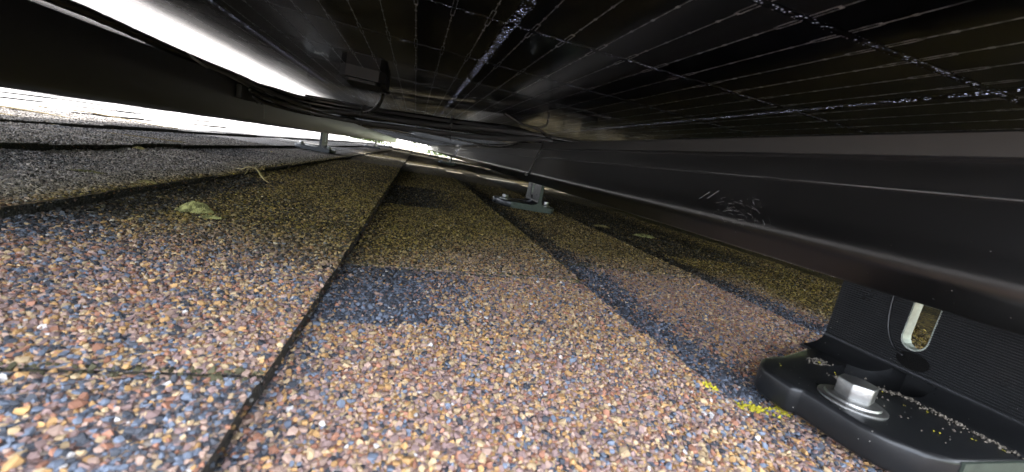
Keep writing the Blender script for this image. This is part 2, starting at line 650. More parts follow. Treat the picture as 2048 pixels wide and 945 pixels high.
def spline(pts, per=8):
    """Catmull-Rom through pts"""
    p = [Vector(q) for q in pts]
    p = [p[0] * 2 - p[1]] + p + [p[-1] * 2 - p[-2]]
    out = []
    for i in range(1, len(p) - 2):
        for s in range(per):
            u = s / per
            a, b_, c_, d_ = p[i - 1], p[i], p[i + 1], p[i + 2]
            out.append(0.5 * ((2 * b_) + (c_ - a) * u + (2 * a - 5 * b_ + 4 * c_ - d_) * u * u + (3 * b_ - a - 3 * c_ + d_) * u ** 3))
    out.append(p[-2])
    return out


def copy_tree(o, parent=None):
    c_ = o.copy()
    COL.objects.link(c_)
    if parent is not None:
        c_.parent = parent
    for ch in list(o.children):
        copy_tree(ch, c_)
    return c_


# ------------------------------------------------------------------ ROOF
roof = thing('roof', kind='structure', loc=(0, 0, 0))
roof['label'] = 'asphalt shingle roof slope under the raised solar panels'
X0, X1, Y0, Y1 = -3.2, 2.4, -0.9, 6.1
d = MB()
d.box((X0 - 0.02, Y0, -0.030), (X1 - 0.05, Y1 - 0.01, -0.014))
d.build('roof_deck', M['deck'], roof)

# grains: a cloud of points per shingle, each point grows one chipped stone by geometry nodes
ng = bpy.data.node_groups.new('grain_on_points', 'GeometryNodeTree')
ng.interface.new_socket('Geometry', in_out='INPUT', socket_type='NodeSocketGeometry')
ng.interface.new_socket('Geometry', in_out='OUTPUT', socket_type='NodeSocketGeometry')
gi, go = ng.nodes.new('NodeGroupInput'), ng.nodes.new('NodeGroupOutput')
ico = ng.nodes.new('GeometryNodeMeshIcoSphere')
ico.inputs['Radius'].default_value = 1.0
ico.inputs['Subdivisions'].default_value = 1
nz = ng.nodes.new('ShaderNodeTexNoise')
nz.inputs['Scale'].default_value = 1.1
nz.inputs['Detail'].default_value = 1
vsub = ng.nodes.new('ShaderNodeVectorMath')
vsub.operation = 'SUBTRACT'
vsub.inputs[1].default_value = (0.5, 0.5, 0.5)
vsc = ng.nodes.new('ShaderNodeVectorMath')
vsc.operation = 'SCALE'
vsc.inputs['Scale'].default_value = 1.7
sp = ng.nodes.new('GeometryNodeSetPosition')
sm = ng.nodes.new('GeometryNodeSetMaterial')
sm.inputs['Material'].default_value = M['grain']
iop = ng.nodes.new('GeometryNodeInstanceOnPoints')
ar = ng.nodes.new('GeometryNodeInputNamedAttribute')
ar.data_type = 'FLOAT_VECTOR'
ar.inputs['Name'].default_value = 'turn'
asz = ng.nodes.new('GeometryNodeInputNamedAttribute')
asz.data_type = 'FLOAT_VECTOR'
asz.inputs['Name'].default_value = 'size'
e2r = ng.nodes.new('FunctionNodeEulerToRotation')
L = ng.links.new
L(nz.outputs['Color'], vsub.inputs[0])
L(vsub.outputs[0], vsc.inputs[0])
L(vsc.outputs[0], sp.inputs['Offset'])
L(ico.outputs['Mesh'], sp.inputs['Geometry'])
L(sp.outputs[0], sm.inputs['Geometry'])
L(gi.outputs[0], iop.inputs['Points'])
L(sm.outputs[0], iop.inputs['Instance'])
L(ar.outputs[0], e2r.inputs[0])
L(e2r.outputs[0], iop.inputs['Rotation'])
L(asz.outputs[0], iop.inputs['Scale'])
L(iop.outputs[0], go.inputs[0])


def grain_cloud(name, P, C, R, S, parent):
    me = bpy.data.meshes.new(name)
    me.vertices.add(len(P))
    me.vertices.foreach_set('co', P.astype(np.float32).ravel())
    a = me.attributes.new('turn', 'FLOAT_VECTOR', 'POINT')
    a.data.foreach_set('vector', R.astype(np.float32).ravel())
    a = me.attributes.new('size', 'FLOAT_VECTOR', 'POINT')
    a.data.foreach_set('vector', S.astype(np.float32).ravel())
    a = me.attributes.new('grain', 'FLOAT_COLOR', 'POINT')
    a.data.foreach_set('color', np.c_[C, np.ones(len(C))].astype(np.float32).ravel())
    me.materials.append(M['grain'])
    o = bpy.data.objects.new(name, me)
    link(o, parent)
    o['kind'] = 'stuff'
    md = o.modifiers.new('grains', 'NODES')
    md.node_group = ng
    return o


def grains_for(k, ya, yb):
    xa, xb = XB + (k - 1) * SP, XB + k * SP
    ya_, yb_ = max(ya, 0.035), min(yb, 0.66)
    if yb <= 0.04 or ya > 1.1 or xb < -0.46 or xa > 0.52:
        return None
    g = 0.00116
    nx, ny = int((xb - xa) / g), max(0, int((yb_ - ya_) / g))
    gx, gy = np.meshgrid(np.arange(nx), np.arange(ny))
    x = xa + (gx + 0.5 * (gy % 2) + rng.uniform(-0.45, 0.45, gx.shape)) * g
    y = ya_ + (gy + rng.uniform(-0.45, 0.45, gx.shape)) * g
    x, y = x.ravel(), y.ravel()
    dd = np.hypot(x, y)
    keep = rng.random(len(x)) > sstep(0.42, 0.64, dd)
    # the part the lens or a lens a step aside could see
    keep &= (y > 0.05) & (np.abs(x) < 0.16 + 1.25 * y)
    keep &= (x > butt_x(k - 1, y) + 0.0003) & (x < butt_x(k, y) + 0.0004)
    keep &= rng.random(len(x)) > 0.03
    x, y = x[keep], y[keep]
    # farther off only the larger stones are kept, more widely spaced
    yc0, yc1 = max(ya, 0.25), min(yb, 1.12)
    nfar = int(max(0, (yc1 - yc0)) * (xb - xa) / (0.0021 ** 2))
    xf, yf = rng.uniform(xa, xb, nfar), yc0 + rng.random(nfar) * max(0.0, yc1 - yc0)
    df = np.hypot(xf, yf)
    kf = (rng.random(nfar) < sstep(0.42, 0.60, df) * (1 - sstep(0.95, 1.15, df))) & (np.abs(xf) < 0.16 + 1.25 * yf)
    kf &= (xf > butt_x(k - 1, yf) + 0.0005) & (xf < butt_x(k, yf))
    xf, yf = xf[kf], yf[kf]
    nn = len(x)
    x, y = np.r_[x, xf], np.r_[y, yf]
    if not len(x):
        return None
    r = 0.00062 * np.exp(rng.normal(0, 0.26, len(x)))
    r[nn:] *= 1.45
    big = rng.random(len(x)) < 0.04
    r = np.minimum(np.where(big, r * 1.45, r), 0.00135)
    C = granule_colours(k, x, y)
    gap = np.zeros(len(x))
    for j in JOINTS.get(k, []):
        gap = np.maximum(gap, (np.abs(y - j) < (0.0009 if k >= 0 else 0.002)).astype(float))
    z = top_z(k, x, y) + r * rng.uniform(0.0, 0.55, len(x)) - (0.0007 if k >= 0 else 0.003) * gap
    S = np.c_[r * rng.uniform(0.8, 1.35, len(x)), r * rng.uniform(0.75, 1.2, len(x)), r * rng.uniform(0.55, 0.95, len(x))]
    R = np.c_[rng.normal(0, 0.45, len(x)), rng.normal(0, 0.45, len(x)), rng.uniform(0, 6.28, len(x))]
    # grit clinging to the cut edge
    ne = max(0, int((yb_ - ya_) / 0.0011))
    ye = max(ya_, 0.05) + rng.random(ne) * max(0.0, yb_ - max(ya_, 0.05))
    xe = butt_x(k, ye) + rng.uniform(-0.0004, 0.0003, ne)
    ze = top_z(k, xe, ye) - rng.uniform(0.0002, THICK.get(k, 0.0048) * 0.75, ne)
    re_ = 0.00046 * np.exp(rng.normal(0, 0.3, ne))
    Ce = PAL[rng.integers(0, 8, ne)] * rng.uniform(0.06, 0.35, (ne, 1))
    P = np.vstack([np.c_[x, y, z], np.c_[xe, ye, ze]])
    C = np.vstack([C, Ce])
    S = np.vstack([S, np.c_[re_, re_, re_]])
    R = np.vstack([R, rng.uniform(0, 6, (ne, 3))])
    return P, C, R, S


def build_shingle(k, ya, yb):
    near = ya < 1.2 and yb > -0.1 and -5 <= k <= 4
    step = 0.008 if near else 0.12
    g = 0.0007 if k >= 0 else 0.0025
    ys = list(np.arange(ya + g, yb - g, step)) + [yb - g]
    if near:
        for a, b_ in teeth_of(k):
            for e in (a, b_):
                if ya < e < yb:
                    ys += [e - 0.0004, e + 0.0004]
    ys = np.array(sorted(ys))
    us = np.array([-0.14, 0.0, 0.08, 0.2, 0.32, 0.45, 0.7, 1.0]) if near else np.array([-0.14, 0.0, 0.3, 1.0])
    ny, nu = len(ys), len(us)
    xa = XB + (k - 1) * SP
    vs, zn = [], []
    for u in us:
        x = xa + us[0] * 0 + u * SP + 0 * ys
        if u == 1.0:
            x = butt_x(k, ys)
        z = top_z(k, x, ys)
        dk, al_shade, gy = zones(k, x, ys)
        vs.append(np.c_[x, ys, z])
        zn.append(np.c_[dk, al_shade, gy])
    # the butt edge goes down to the course below
    xe = butt_x(k, ys) - 0.0006
    vs.append(np.c_[xe, ys, np.full(ny, -THICK.get(k, 0.0048) - 0.001)])
    zn.append(zn[-1])
    vs = np.array(vs)
    rows = nu + 1
    F, mi = [], []
    for i in range(rows - 1):
        for j in range(ny - 1):
            a = i * ny + j
            F.append((a, a + ny, a + ny + 1, a + 1))
            mi.append(1 if i == rows - 2 else 0)
    # end faces at the joints and a flat underside
    nb = rows * ny
    V_ = [tuple(p) for p in vs.reshape(-1, 3)]
    bot = []
    for jj in (0, ny - 1):
        ids = []
        for i in range(nu):
            x, y, z = vs[i][jj]
            V_.append((x, y, -0.0125 if i == 0 else min(z - 0.002, -THICK.get(k, 0.0048) - 0.0016)))
            ids.append(len(V_) - 1)
        bot.append(ids)
        for i in range(nu - 1):
            a, b_ = i * ny + jj, (i + 1) * ny + jj
            q = (a, b_, ids[i + 1], ids[i])
            F.append(q if jj else q[::-1])
            mi.append(1)
    zc = np.vstack([np.array(zn).reshape(-1, 3), np.zeros((2 * nu, 3))])
    o = mesh_obj('shingle', V_, F, [M['shingle'], M['edge']], roof, False, mi)
    fix = o.data
    a = fix.attributes.new('zone', 'FLOAT_COLOR', 'POINT')
    a.data.foreach_set('color', np.c_[zc, np.ones(len(zc))].astype(np.float32).ravel())
    if near:
        gr_ = grains_for(k, ya, yb)
        if gr_ is not None:
            grain_cloud('granules', *gr_, o)
    return o


for k in range(-21, 16):
    js = JOINTS.get(k)
    first = js[0] if js else float(h2(float(k), 8.))
    y = first - 2.0
    while y < Y1:
        a, b_ = max(y, Y0), min(y + 1.0, Y1)
        if b_ - a > 0.03:
            build_shingle(k, a, b_)
        y += 1.0

# ------------------------------------------------------------------ SOLAR PANELS
PW, PL = 1.145, 1.722
CX, CY = 0.185, 0.091


def wires_mesh():
    """ten fine wires with solder pads and the narrow loops at their ends, for one half cell"""
    b_ = MB()
    hx, hy = (CX - 0.004) / 2, (CY - 0.0022) / 2
    for i in range(10):
        x = -hx + (i + 0.5) * 2 * hx / 10
        def flat(x0, y0, x1, y1):
            b_.add([(x0, y0, 0), (x1, y0, 0), (x1, y1, 0), (x0, y1, 0), (x0, y0, -0.00025), (x1, y0, -0.00025), (x1, y1, -0.00025), (x0, y1, -0.00025)],
                   [(4, 7, 6, 5), (0, 1, 5, 4), (1, 2, 6, 5), (2, 3, 7, 6), (3, 0, 4, 7)])
        w = 0.00017
        flat(x - w, -hy + 0.011, x + w, hy - 0.011)
        for s in (-1, 1):
            for q in (-1, 1):
                flat(x + q * 0.0009 - w, min(s * hy, s * (hy - 0.010)), x + q * 0.0009 + w, max(s * hy, s * (hy - 0.010)))
            flat(x - 0.0009, min(s * (hy - 0.010), s * (hy - 0.0112)), x + 0.0009, max(s * (hy - 0.010), s * (hy - 0.0112)))
        for yy in np.linspace(-hy + 0.02, hy - 0.02, 4):
            flat(x - 0.0006, yy - 0.0008, x + 0.0006, yy + 0.0008)
    return b_


wm = wires_mesh()
wire_me = bpy.data.meshes.new('busbar_wires')
wire_me.from_pydata(wm.v, [], wm.f)
wire_me.materials.append(M['wire'])
cb_ = MB()
hx, hy = (CX - 0.0042) / 2, (CY - 0.0022) / 2
ch = 0.0004
cb_.prism_z([(-hx + ch, -hy), (hx - ch, -hy), (hx, -hy + ch), (hx, hy), (-hx, hy), (-hx, -hy + ch)], 0, 0.0003)
cell_me = bpy.data.meshes.new('solar_cell')
cell_me.from_pydata(cb_.v, [], cb_.f)
cell_me.materials.append(M['cell'])

ZG = 0.066 + HC                    # underside of the glass
ZF = 0.039 + HC                    # underside of the frame
XL, YN = -0.5355, 0.010


def panel(x0, y0, label, detail):
    p = thing('solar_panel', label, 'solar panel', (x0, y0, ZF), 'solar panels over the shingles')
    b0 = Vector((x0, y0, ZF))
    g = MB()
    g.box((x0 + 0.002, y0 + 0.002, ZG), (x0 + PW - 0.002, y0 + PL - 0.002, ZG + 0.0018))
    g.build('glass_sheet', M['glass'], p, b0)
    # frame: four sides, each an angle with a foot flange and a top lip
    prof = [(0, 0), (0.028, 0), (0.028, 0.0016), (0.0018, 0.0016), (0.0018, 0.0268), (0.010, 0.0268), (0.010, 0.0282), (0.0018, 0.0282), (0.0018, 0.0325), (0.009, 0.0325), (0.009, 0.034), (0, 0.034)]
    for side in range(4):
        f = MB()
        if side < 2:
            pr = [((x0 + a if side == 0 else x0 + PW - a), ZF + b_) for a, b_ in prof]
            f.extrude_y(pr, [y0, y0 + PL])
        else:
            yy = lambda a: y0 + a if side == 2 else y0 + PL - a
            n = len(prof)
            xs = (x0 + 0.0286, x0 + PW - 0.0286)
            f.add([(x, yy(a), ZF + b_) for x in xs for a, b_ in prof],
                  [(i, (i + 1) % n, (i + 1) % n + n, i + n) for i in range(n)] + [tuple(range(n)), tuple(range(n, 2 * n))])
        f.build('frame_side', M['frame'], p, b0)
    zc = ZG + 0.0024
    for r in range(18):
        cy = 0.020 + (r + 0.5) * CY + (0.010 if r >= 9 else 0)
        for c_ in range(6):
            cx = 0.0175 + (c_ + 0.5) * CX
            o = link(bpy.data.objects.new('solar_cell', cell_me), p)
            o.location = (cx, cy, zc - ZF)
            if detail:
                w = link(bpy.data.objects.new('busbar_wires', wire_me), o)
                w['kind'] = 'stuff'
    # strips in the gaps between the cells
    for c_ in range(7):
        g = MB()
        x = x0 + 0.0175 + c_ * CX
        w = 0.0031
        g.box((x - w, y0 + 0.012, zc - 0.00040), (x + w, y0 + PL - 0.012, zc - 0.00002), 2)
        g.mi[-6], g.mi[-5] = 0, 1
        g.build('gap_strip', [M['gap'], M['film'], M['cell']], p, b0)
    for r in range(19):
        g = MB()
        yy = y0 + 0.020 + r * CY + (0.010 if r > 9 else 0.005 if r == 9 else 0)
        w = 0.0011 if r != 9 else 0.005
        for c_ in range(6):
            xx = x0 + 0.0175 + c_ * CX
            g.box((xx + 0.0033, yy - w - 0.0009, zc - 0.00036), (xx + CX - 0.0033, yy + w + 0.0009, zc - 0.00002), 2)
            g.mi[-6], g.mi[-5] = 0, 1
        g.build('ribbon', [M['dots'], M['film'], M['cell']], p, b0)
    return p


rows = [YN, YN + PL + 0.040, YN + 2 * (PL + 0.040)]
names = ['black double glass solar panel nearest overhead with fine wires and speckled gaps',
         'second solar panel beyond the first bright gap over the rails',
         'farthest solar panel at the open end of the row']
for i, y0 in enumerate(rows):
    panel(XL, y0, names[i], i < 1)
names2 = ['solar panel down the slope beyond the near black rail, first of its row',
          'solar panel down the slope beyond the black rail, second of its row',
          'solar panel down the slope beyond the black rail, last of its row']
for i, y0 in enumerate(rows):
    panel(XL + PW + 0.0015, y0, names2[i], False)

# junction box under the first panel
jb = thing('junction_box', 'black junction box with lead stuck under the nearest panel beside the cables', 'junction box', V(-62, 485, 66))
b0 = V(-62, 485, 66)
g = MB()
poly = [(-0.022, -0.030), (-0.016, -0.036), (0.016, -0.036), (0.022, -0.030), (0.022, 0.030), (0.016, 0.036), (-0.016, 0.036), (-0.022, 0.030)]
g.prism_z([(b0.x + a, b0.y + c_) for a, c_ in poly], b0.z - 0.011, b0.z - 0.0001)
o = g.build('box_body', M['plastic'], jb, b0)
g = MB()
g.prism_z([(b0.x + a * 0.8, b0.y + c_ * 0.82) for a, c_ in poly], b0.z - 0.014, b0.z - 0.0112)
g.build('lid', M['plastic'], jb, b0)
g = MB()
g.tube([(b0.x + 0.01, b0.y + 0.034, b0.z - 0.006), (b0.x + 0.01, b0.y + 0.052, b0.z - 0.006)], 0.0042, 10)
g.build('cable_gland', M['plastic'], jb, b0)

# ------------------------------------------------------------------ RAILS
RP = [(165.0, 39.0), (164.6, 38.4), (164.6, 30.9), (165.2, 30.3), (168.6, 29.8), (168.0, 25), (167.3, 19.6), (166.9, 19.35), (166.7, 19.1), (166.9, 18.8),
      (168.0, 18.4), (167.0, 12.0), (165.5, 5.0), (164.0, -1.0), (163.1, -3.6), (163.0, -5.0), (163.1, -6.2), (163.4, -7.4), (163.94, -8.5), (164.64, -9.5), (165.5, -10.36),
      (170.8, -16.9), (171.6, -17.6), (172.5, -18.0), (180.0, -18.0), (196.0, -18.0), (200.0, -17.0), (202.6, -14.0), (203.0, -10.0), (203.0, 39.0)]


def rail(prof, y0, y1, label, lip=True):
    xs = [p[0] for p in prof]
    b0 = V((min(xs) + max(xs)) / 2, y0, min(p[1] for p in prof))
    r = thing('support_rail', label, 'rail', b0, 'black rails carrying the panels')
    g = MB()
    g.extrude_y([(x / 1000, z / 1000 + HC) for x, z in prof], [y0 / 1000, y1 / 1000])
    o = g.build('rail_body', M['rail'], r, b0, True, 28)
    return r, b0


rr, rb0 = rail(RP, -25, 5262, 'black rail running close along the right side above the near foot')
g = MB()
g.extrude_y([(x / 1000, z / 1000 + HC) for x, z in [(164.45, 38.3), (164.45, 31.0), (164.58, 31.0), (164.58, 38.3)]], [-0.0249, 5.2618])
g.build('rail_lip', M['lip'], rr, rb0)
LP = [(-306, 39), (-306, -12), (-303, -15), (-240.5, -15), (-238, -14.2), (-236.6, -12.5), (-236, -10), (-236, 38.4), (-236.6, 39)]  # far side widened out of view to trim the reflection on the glass
g = MB()
g.extrude_y([(x / 1000, z / 1000 + HC) for x, z in [(166.55, 19.3), (166.55, 18.9), (166.75, 18.8), (166.75, 19.4)]], [-0.0249, 5.2618])
g.build('rail_ridge', M['ridge'], rr, rb0)
lr, lb0 = rail(LP, -25, 5262, 'long black rail along the left side with thick cables lying on top')
RP3 = [(x + 640, z) for x, z in RP]
rail(RP3, -25, 5262, 'black rail farthest down the slope behind the near rail')

# swirl of fine scratches on the right rail's face
g = MB()
for i in range(85):
    cy, cz = 174 + random.gauss(0, 5), -9 + random.gauss(0, 3)
    rad = random.uniform(9, 21)
    a0 = random.uniform(0.25, 2.0)
    a1 = a0 + random.uniform(0.08, 0.5) * random.random()
    pts = []
    for s in range(6):
        a = a0 + (a1 - a0) * s / 5
        y, z = cy - rad * math.cos(a) * 1.05, cz + rad * math.sin(a) * 0.75
        if z > 14:
            continue
        # follow the rail's face
        x = np.interp(z, [-10.36, -8.5, -6.2, -5, -3.6, -1, 5, 12, 18], [165.5, 163.94, 163.1, 163, 163.1, 164, 165.5, 167, 167.2])
        pts.append(V(x - 0.02, y, z))
    if len(pts) > 2:
        g.tube(pts, random.choice([0.00002, 0.00003, 0.00004, 0.00008]), 4)
for (ya, za, yb, zb) in [(196, 4, 190, 9.5), (202, 3, 196.5, 8)]:
    g.tube([V(np.interp(z, [-1, 5, 12], [164, 165.5, 167]) - 0.02, y, z) for y, z in ((ya, za), ((ya + yb) / 2, (za + zb) / 2 + 0.2), (yb, zb))], 0.0001, 4)
o = g.build('scratches', M['scratch'], rr, rb0)
o['kind'] = 'stuff'
# dust flecks caught on the rail's face and along its lower edge
fz, fx = [-18, -16.9, -10.36, -9.5, -7.4, -5, -1, 5, 12, 18, 26], [172.5, 170.8, 165.5, 164.64, 163.4, 163.0, 164, 165.5, 167, 168, 168]
DUST = []
for i in range(150):
    y = 60 + 480 * random.random() ** 1.5
    z = random.choice([random.uniform(-17.8, -10), random.uniform(-12, 24), random.uniform(-6, 8)])
    DUST.append((np.interp(z, fz, fx), y, z, random.choice([0.05, 0.07, 0.09, 0.12, 0.2])))
for i in range(330):
    DUST.append((random.uniform(170.5, 174), 120 + 620 * random.random() ** 1.4, -18.02, random.choice([0.06, 0.1, 0.14, 0.22])))


# ------------------------------------------------------------------ MOUNTING FEET
def boolean(o, cutter):
    md = o.modifiers.new('cut', 'BOOLEAN')
    md.operation = 'DIFFERENCE'
    md.object = cutter
    md.solver = 'EXACT'
    bpy.context.view_layer.update()
    dg = bpy.context.evaluated_depsgraph_get()
    me = bpy.data.meshes.new_from_object(o.evaluated_get(dg))
    o.modifiers.clear()
    o.data = me
    cm = cutter.data
    bpy.data.objects.remove(cutter)
    bpy.data.meshes.remove(cm)


def soften(o, width, seg=3, ang=40):
    md = o.modifiers.new('bevel', 'BEVEL')
    md.width = width
    md.segments = seg
    md.limit_method = 'ANGLE'
    md.angle_limit = math.radians(ang)
    bpy.context.view_layer.update()
    me = bpy.data.meshes.new_from_object(o.evaluated_get(bpy.context.evaluated_depsgraph_get()))
    o.modifiers.clear()
    o.data = me
    me.polygons.foreach_set('use_smooth', [True] * len(me.polygons))
    me.set_sharp_from_angle(angle=math.radians(50))


def make_foot(label):
    # local frame, mm: origin on the shingles under the upright's middle, -x towards the rail
    S = 0.001
    f = thing('mounting_foot', label, 'mount', (0, 0, 0), 'black feet bolted to the shingles')
    half = [(-2, 38), (-45, 21.5), (-52, 20.5), (-59, 18), (-64.5, 13.5), (-67.5, 8.5), (-67.5, -2), (-66.6, -3.6), (-64.6, -4.4), (-64.0, -6.2), (-63.5, -22),
            (-61, -29), (-56, -34.5), (-48, -37.6), (-38, -38)]
    poly = half + [(19, -38), (25, -37), (29, -33), (31, -26), (31, 20), (27, 28), (10, 38)]
    g = MB()
    g.prism_z([(x * S, y * S) for x, y in poly], 0.0, 0.0102)
    o = g.build('base', M['foot'], f)
    # pocket beside the upright
    c_ = MB()
    pk = [(-37, 4), (-35, 9), (-29, 14.5), (-20, 16), (-12, 18), (-9, 12), (-1.8, 8), (4.5, 6.5), (5, 1), (3.5, -6), (-9, -6.8), (-16, -5), (-22, -6.5), (-27, -1), (-33, 0.5)]
    c_.prism_z([(x * S, y * S) for x, y in pk], 0.0045, 0.02)
    soften(o, 0.0016, 3, 50)
    boolean(o, c_.build('cutter', M['hole']))
    for p in o.data.polygons:
        ce = p.center
        if 0.004 < ce.z < 0.0099 and -0.0375 < ce.x < 0.0055 and -0.008 < ce.y < 0.0195:
            p.material_index = len(o.data.materials) - 1
    o.data.set_sharp_from_angle(angle=math.radians(40))
    # upright: ribbed plate growing out of the base in a curve
    up_ = [(-14.5, 10.0)]
    for i in range(1, 8):
        a = i / 7 * math.pi / 2
        up_.append((-14.5 + 13.0 * math.sin(a) ** 1.25, 10.0 + 6.6 * (1 - math.cos(a)) ** 1.0))
    z = 16.9
    while z < 82:
        up_ += [(-1.55, z), (-2.05, z + 0.16), (-2.05, z + 0.50), (-1.55, z + 0.66)]
        z += 0.98
    up_ += [(-1.5, 83), (3.5, 83), (3.5, 17.5), (5.5, 13), (10, 10.0), (10, 9.0), (-14.5, 9.0)]
    g = MB()
    ys = [-38, 37.6]
    g.extrude_y([(x * S, z * S) for x, z in up_], [y * S for y in ys])
    u = g.build('upright', M['foot'], f, None, True, 35)
    # tall slot, open only in the plate
    c_ = MB()
    sl = []
    for i in range(9):
        a = math.pi + i / 8 * math.pi
        sl.append((4.6 * math.cos(a) + 5.0, 4.6 * math.sin(a) + 29.2))
    sl += [(9.6, 79), (0.4, 79)]
    c_.add([(x, y * S, z * S) for x in (-0.012, 0.012) for y, z in sl],
           [tuple(range(11)), tuple(range(11, 22))] + [(i, (i + 1) % 11, (i + 1) % 11 + 11, i + 11) for i in range(11)])
    cu = c_.build('cutter', M['foot'])
    boolean(u, cu)
    c_ = MB()
    c_.prism_z([(x * S, y * S) for x, y in pk], 0.0085, 0.0150)
    boolean(u, c_.build('cutter', M['hole']))
    for p in u.data.polygons:
        ce = p.center
        if 0.0086 < ce.z < 0.0151 and ce.x > -0.0138 and ce.x < 0.0055 and -0.0075 < ce.y < 0.0185 and (abs(p.normal.z) > 0.97 or abs(p.normal.z) < 0.03):
            p.material_index = len(u.data.materials) - 1
    u.data.set_sharp_from_angle(angle=math.radians(35))
    # bare metal showing on the slot's sides and on the near cut end
    g = MB()
    inner = [((y - 5) * 0.9 + 5, z + (0.6 if z < 40 else 0)) for y, z in sl]
    n = len(sl)
    idx = [9 + 1] + list(range(0, 10))          # the open run, top left round to top right
    run_o = [sl[i] for i in idx]
    run_i = [inner[i] for i in idx]
    vs = [(x * S, y * S, z * S) for x in (-1.75, 3.3) for y, z in run_o] + [(x * S, y * S, z * S) for x in (-1.75, 3.3) for y, z in run_i]
    q = len(run_o)
    fs = []
    for i in range(q - 1):
        fs += [(i, i + 1, q + i + 1, q + i), (2 * q + i, 3 * q + i, 3 * q + i + 1, 2 * q + i + 1), (i, 2 * q + i, 2 * q + i + 1, i + 1), (q + i, q + i + 1, 3 * q + i + 1, 3 * q + i)]
    g.add(vs, fs)
    g.build('slot_lining', M['bare'], f)
    g = MB()
    e = [(-14.5, 10.1)] + [p for p in up_[1:8]] + [(-1.6, 17), (-1.6, 79), (3.4, 79), (3.4, 17.5), (5.5, 13.0), (10, 10.1), (20, 9.8), (24, 8), (24, 2.5), (20, 0.4), (-50, 0.4), (-55, 2.5), (-55, 8), (-50, 9.8)]
    n = len(e)
    e2 = [(max(-46, min(46, x)), z) for x, z in e]
    g.add([(x * S, y, z * S) for y in (-0.03835, -0.0375) for x, z in e2],
          [tuple(range(n)), tuple(range(n, 2 * n))] + [(i, (i + 1) % n, (i + 1) % n + n, i + n) for i in range(n)])
    g.build('cut_end', M['bareshaded'], f)
    # black disc painting the drain hole's dark at the foot of the slot, and the raised line round it
    g = MB()
    ring = [(3 + 5.6 * math.cos(a), 20.8 + 3.4 * math.sin(a)) for a in np.linspace(0, 2 * math.pi, 18, endpoint=False)]
    g.add([(x * S, y * S, z * S) for x in (-2.2, 0) for y, z in ring],
          [tuple(range(18)), tuple(range(18, 36))] + [(i, (i + 1) % 18, (i + 1) % 18 + 18, i + 18) for i in range(18)])
    g.build('drain_hole_disc', M['hole'], f)
    g = MB()
    arc = spline([(-0.0021, y * S, z * S) for y, z in [(17, 52), (16.5, 40), (14.5, 30), (10.5, 23.5), (6.5, 21.5)]], 6)
    g.tube(arc, 0.00045, 6)
    g.build('raised_line', M['foot'], f, None, True)
    # two flange bolts
    for bx, by, rot in ((-51, -11, 0.35), (18, -16, 0.9)):
        g = MB()
        zz = 10.25
        rings = [(9.6, 0.0), (9.6, 0.6), (9.2, 0.85), (7.9, 1.0), (7.6, 1.6), (6.6, 2.0), (5.9, 2.3)]
        nseg = 28
        vs, fs = [], []
        for r_, dz in rings:
            vs += [((bx + r_ * math.cos(2 * math.pi * i / nseg)) * S, (by + r_ * math.sin(2 * math.pi * i / nseg)) * S, (zz + dz) * S) for i in range(nseg)]
        for j in range(len(rings) - 1):
            for i in range(nseg):
                fs.append((j * nseg + i, j * nseg + (i + 1) % nseg, (j + 1) * nseg + (i + 1) % nseg, (j + 1) * nseg + i))
        fs += [tuple(range(nseg))[::-1], tuple(range((len(rings) - 1) * nseg, len(rings) * nseg))]
        g.add(vs, fs)
        fl = g.build('bolt', M['zinc'], f, None, True, 35)
        g = MB()
        hexa = [((bx + 5.7 * math.cos(rot + i * math.pi / 3)) * S, (by + 5.7 * math.sin(rot + i * math.pi / 3)) * S) for i in range(6)]
        g.prism_z(hexa, (zz + 1.9) * S, (zz + 7.6) * S)
        hd = g.build('bolt_head', M['zinc'], fl)
        soften(hd, 0.0005, 2, 30)
    return f


def place(o, x, y):
    o.location = V(x, y, -64.9)
    return o


foot0 = make_foot('black ribbed foot with silver flange bolt under the rail, closest to the camera')
place(foot0, 205, 100)
spots = [(205, 650, 'black foot with pale bolts standing under the hanging strap, middle of the right rail'),
         (205, 2350, 'small far foot under the right rail before the bright opening'),
         (205, 4050, 'farthest foot under the right rail near the bright opening'),
         (-241, 1200, 'dark foot under the left rail at the end of the shingle shadow'),
         (-241, 2690, 'farther dark foot under the left rail, second along it'),
         (-241, 4190, 'farthest dark foot under the left rail'),
         (845, 100, 'near foot under the hidden lower rail'), (845, 1700, 'middle foot under the hidden lower rail'), (845, 3400, 'far foot under the hidden lower rail')]
for x, y, lb in spots:
    f = copy_tree(foot0)
    f['label'] = lb
    if x < 0:                                  # these have black ends
        for ch_ in f.children:
            if ch_.name.startswith('cut_end'):
                ch_.material_slots[0].link = 'OBJECT'
                ch_.material_slots[0].material = M['foot']
    place(f, x, y)

# grit lying on the near foot's base, and yellow lichen at its toe
me_g = MB()


def crumb(b_, c_, r):
    vs = []
    for ax in ((1, 0, 0), (-1, 0, 0), (0, 1, 0), (0, -1, 0), (0, 0, 1), (0, 0, -0.6)):
        q = random.uniform(0.6, 1.3) * r
        vs.append((c_[0] + ax[0] * q, c_[1] + ax[1] * q, c_[2] + ax[2] * q))
    b_.add(vs, [(0, 2, 4), (2, 1, 4), (1, 3, 4), (3, 0, 4), (2, 0, 5), (1, 2, 5), (3, 1, 5), (0, 3, 5)])


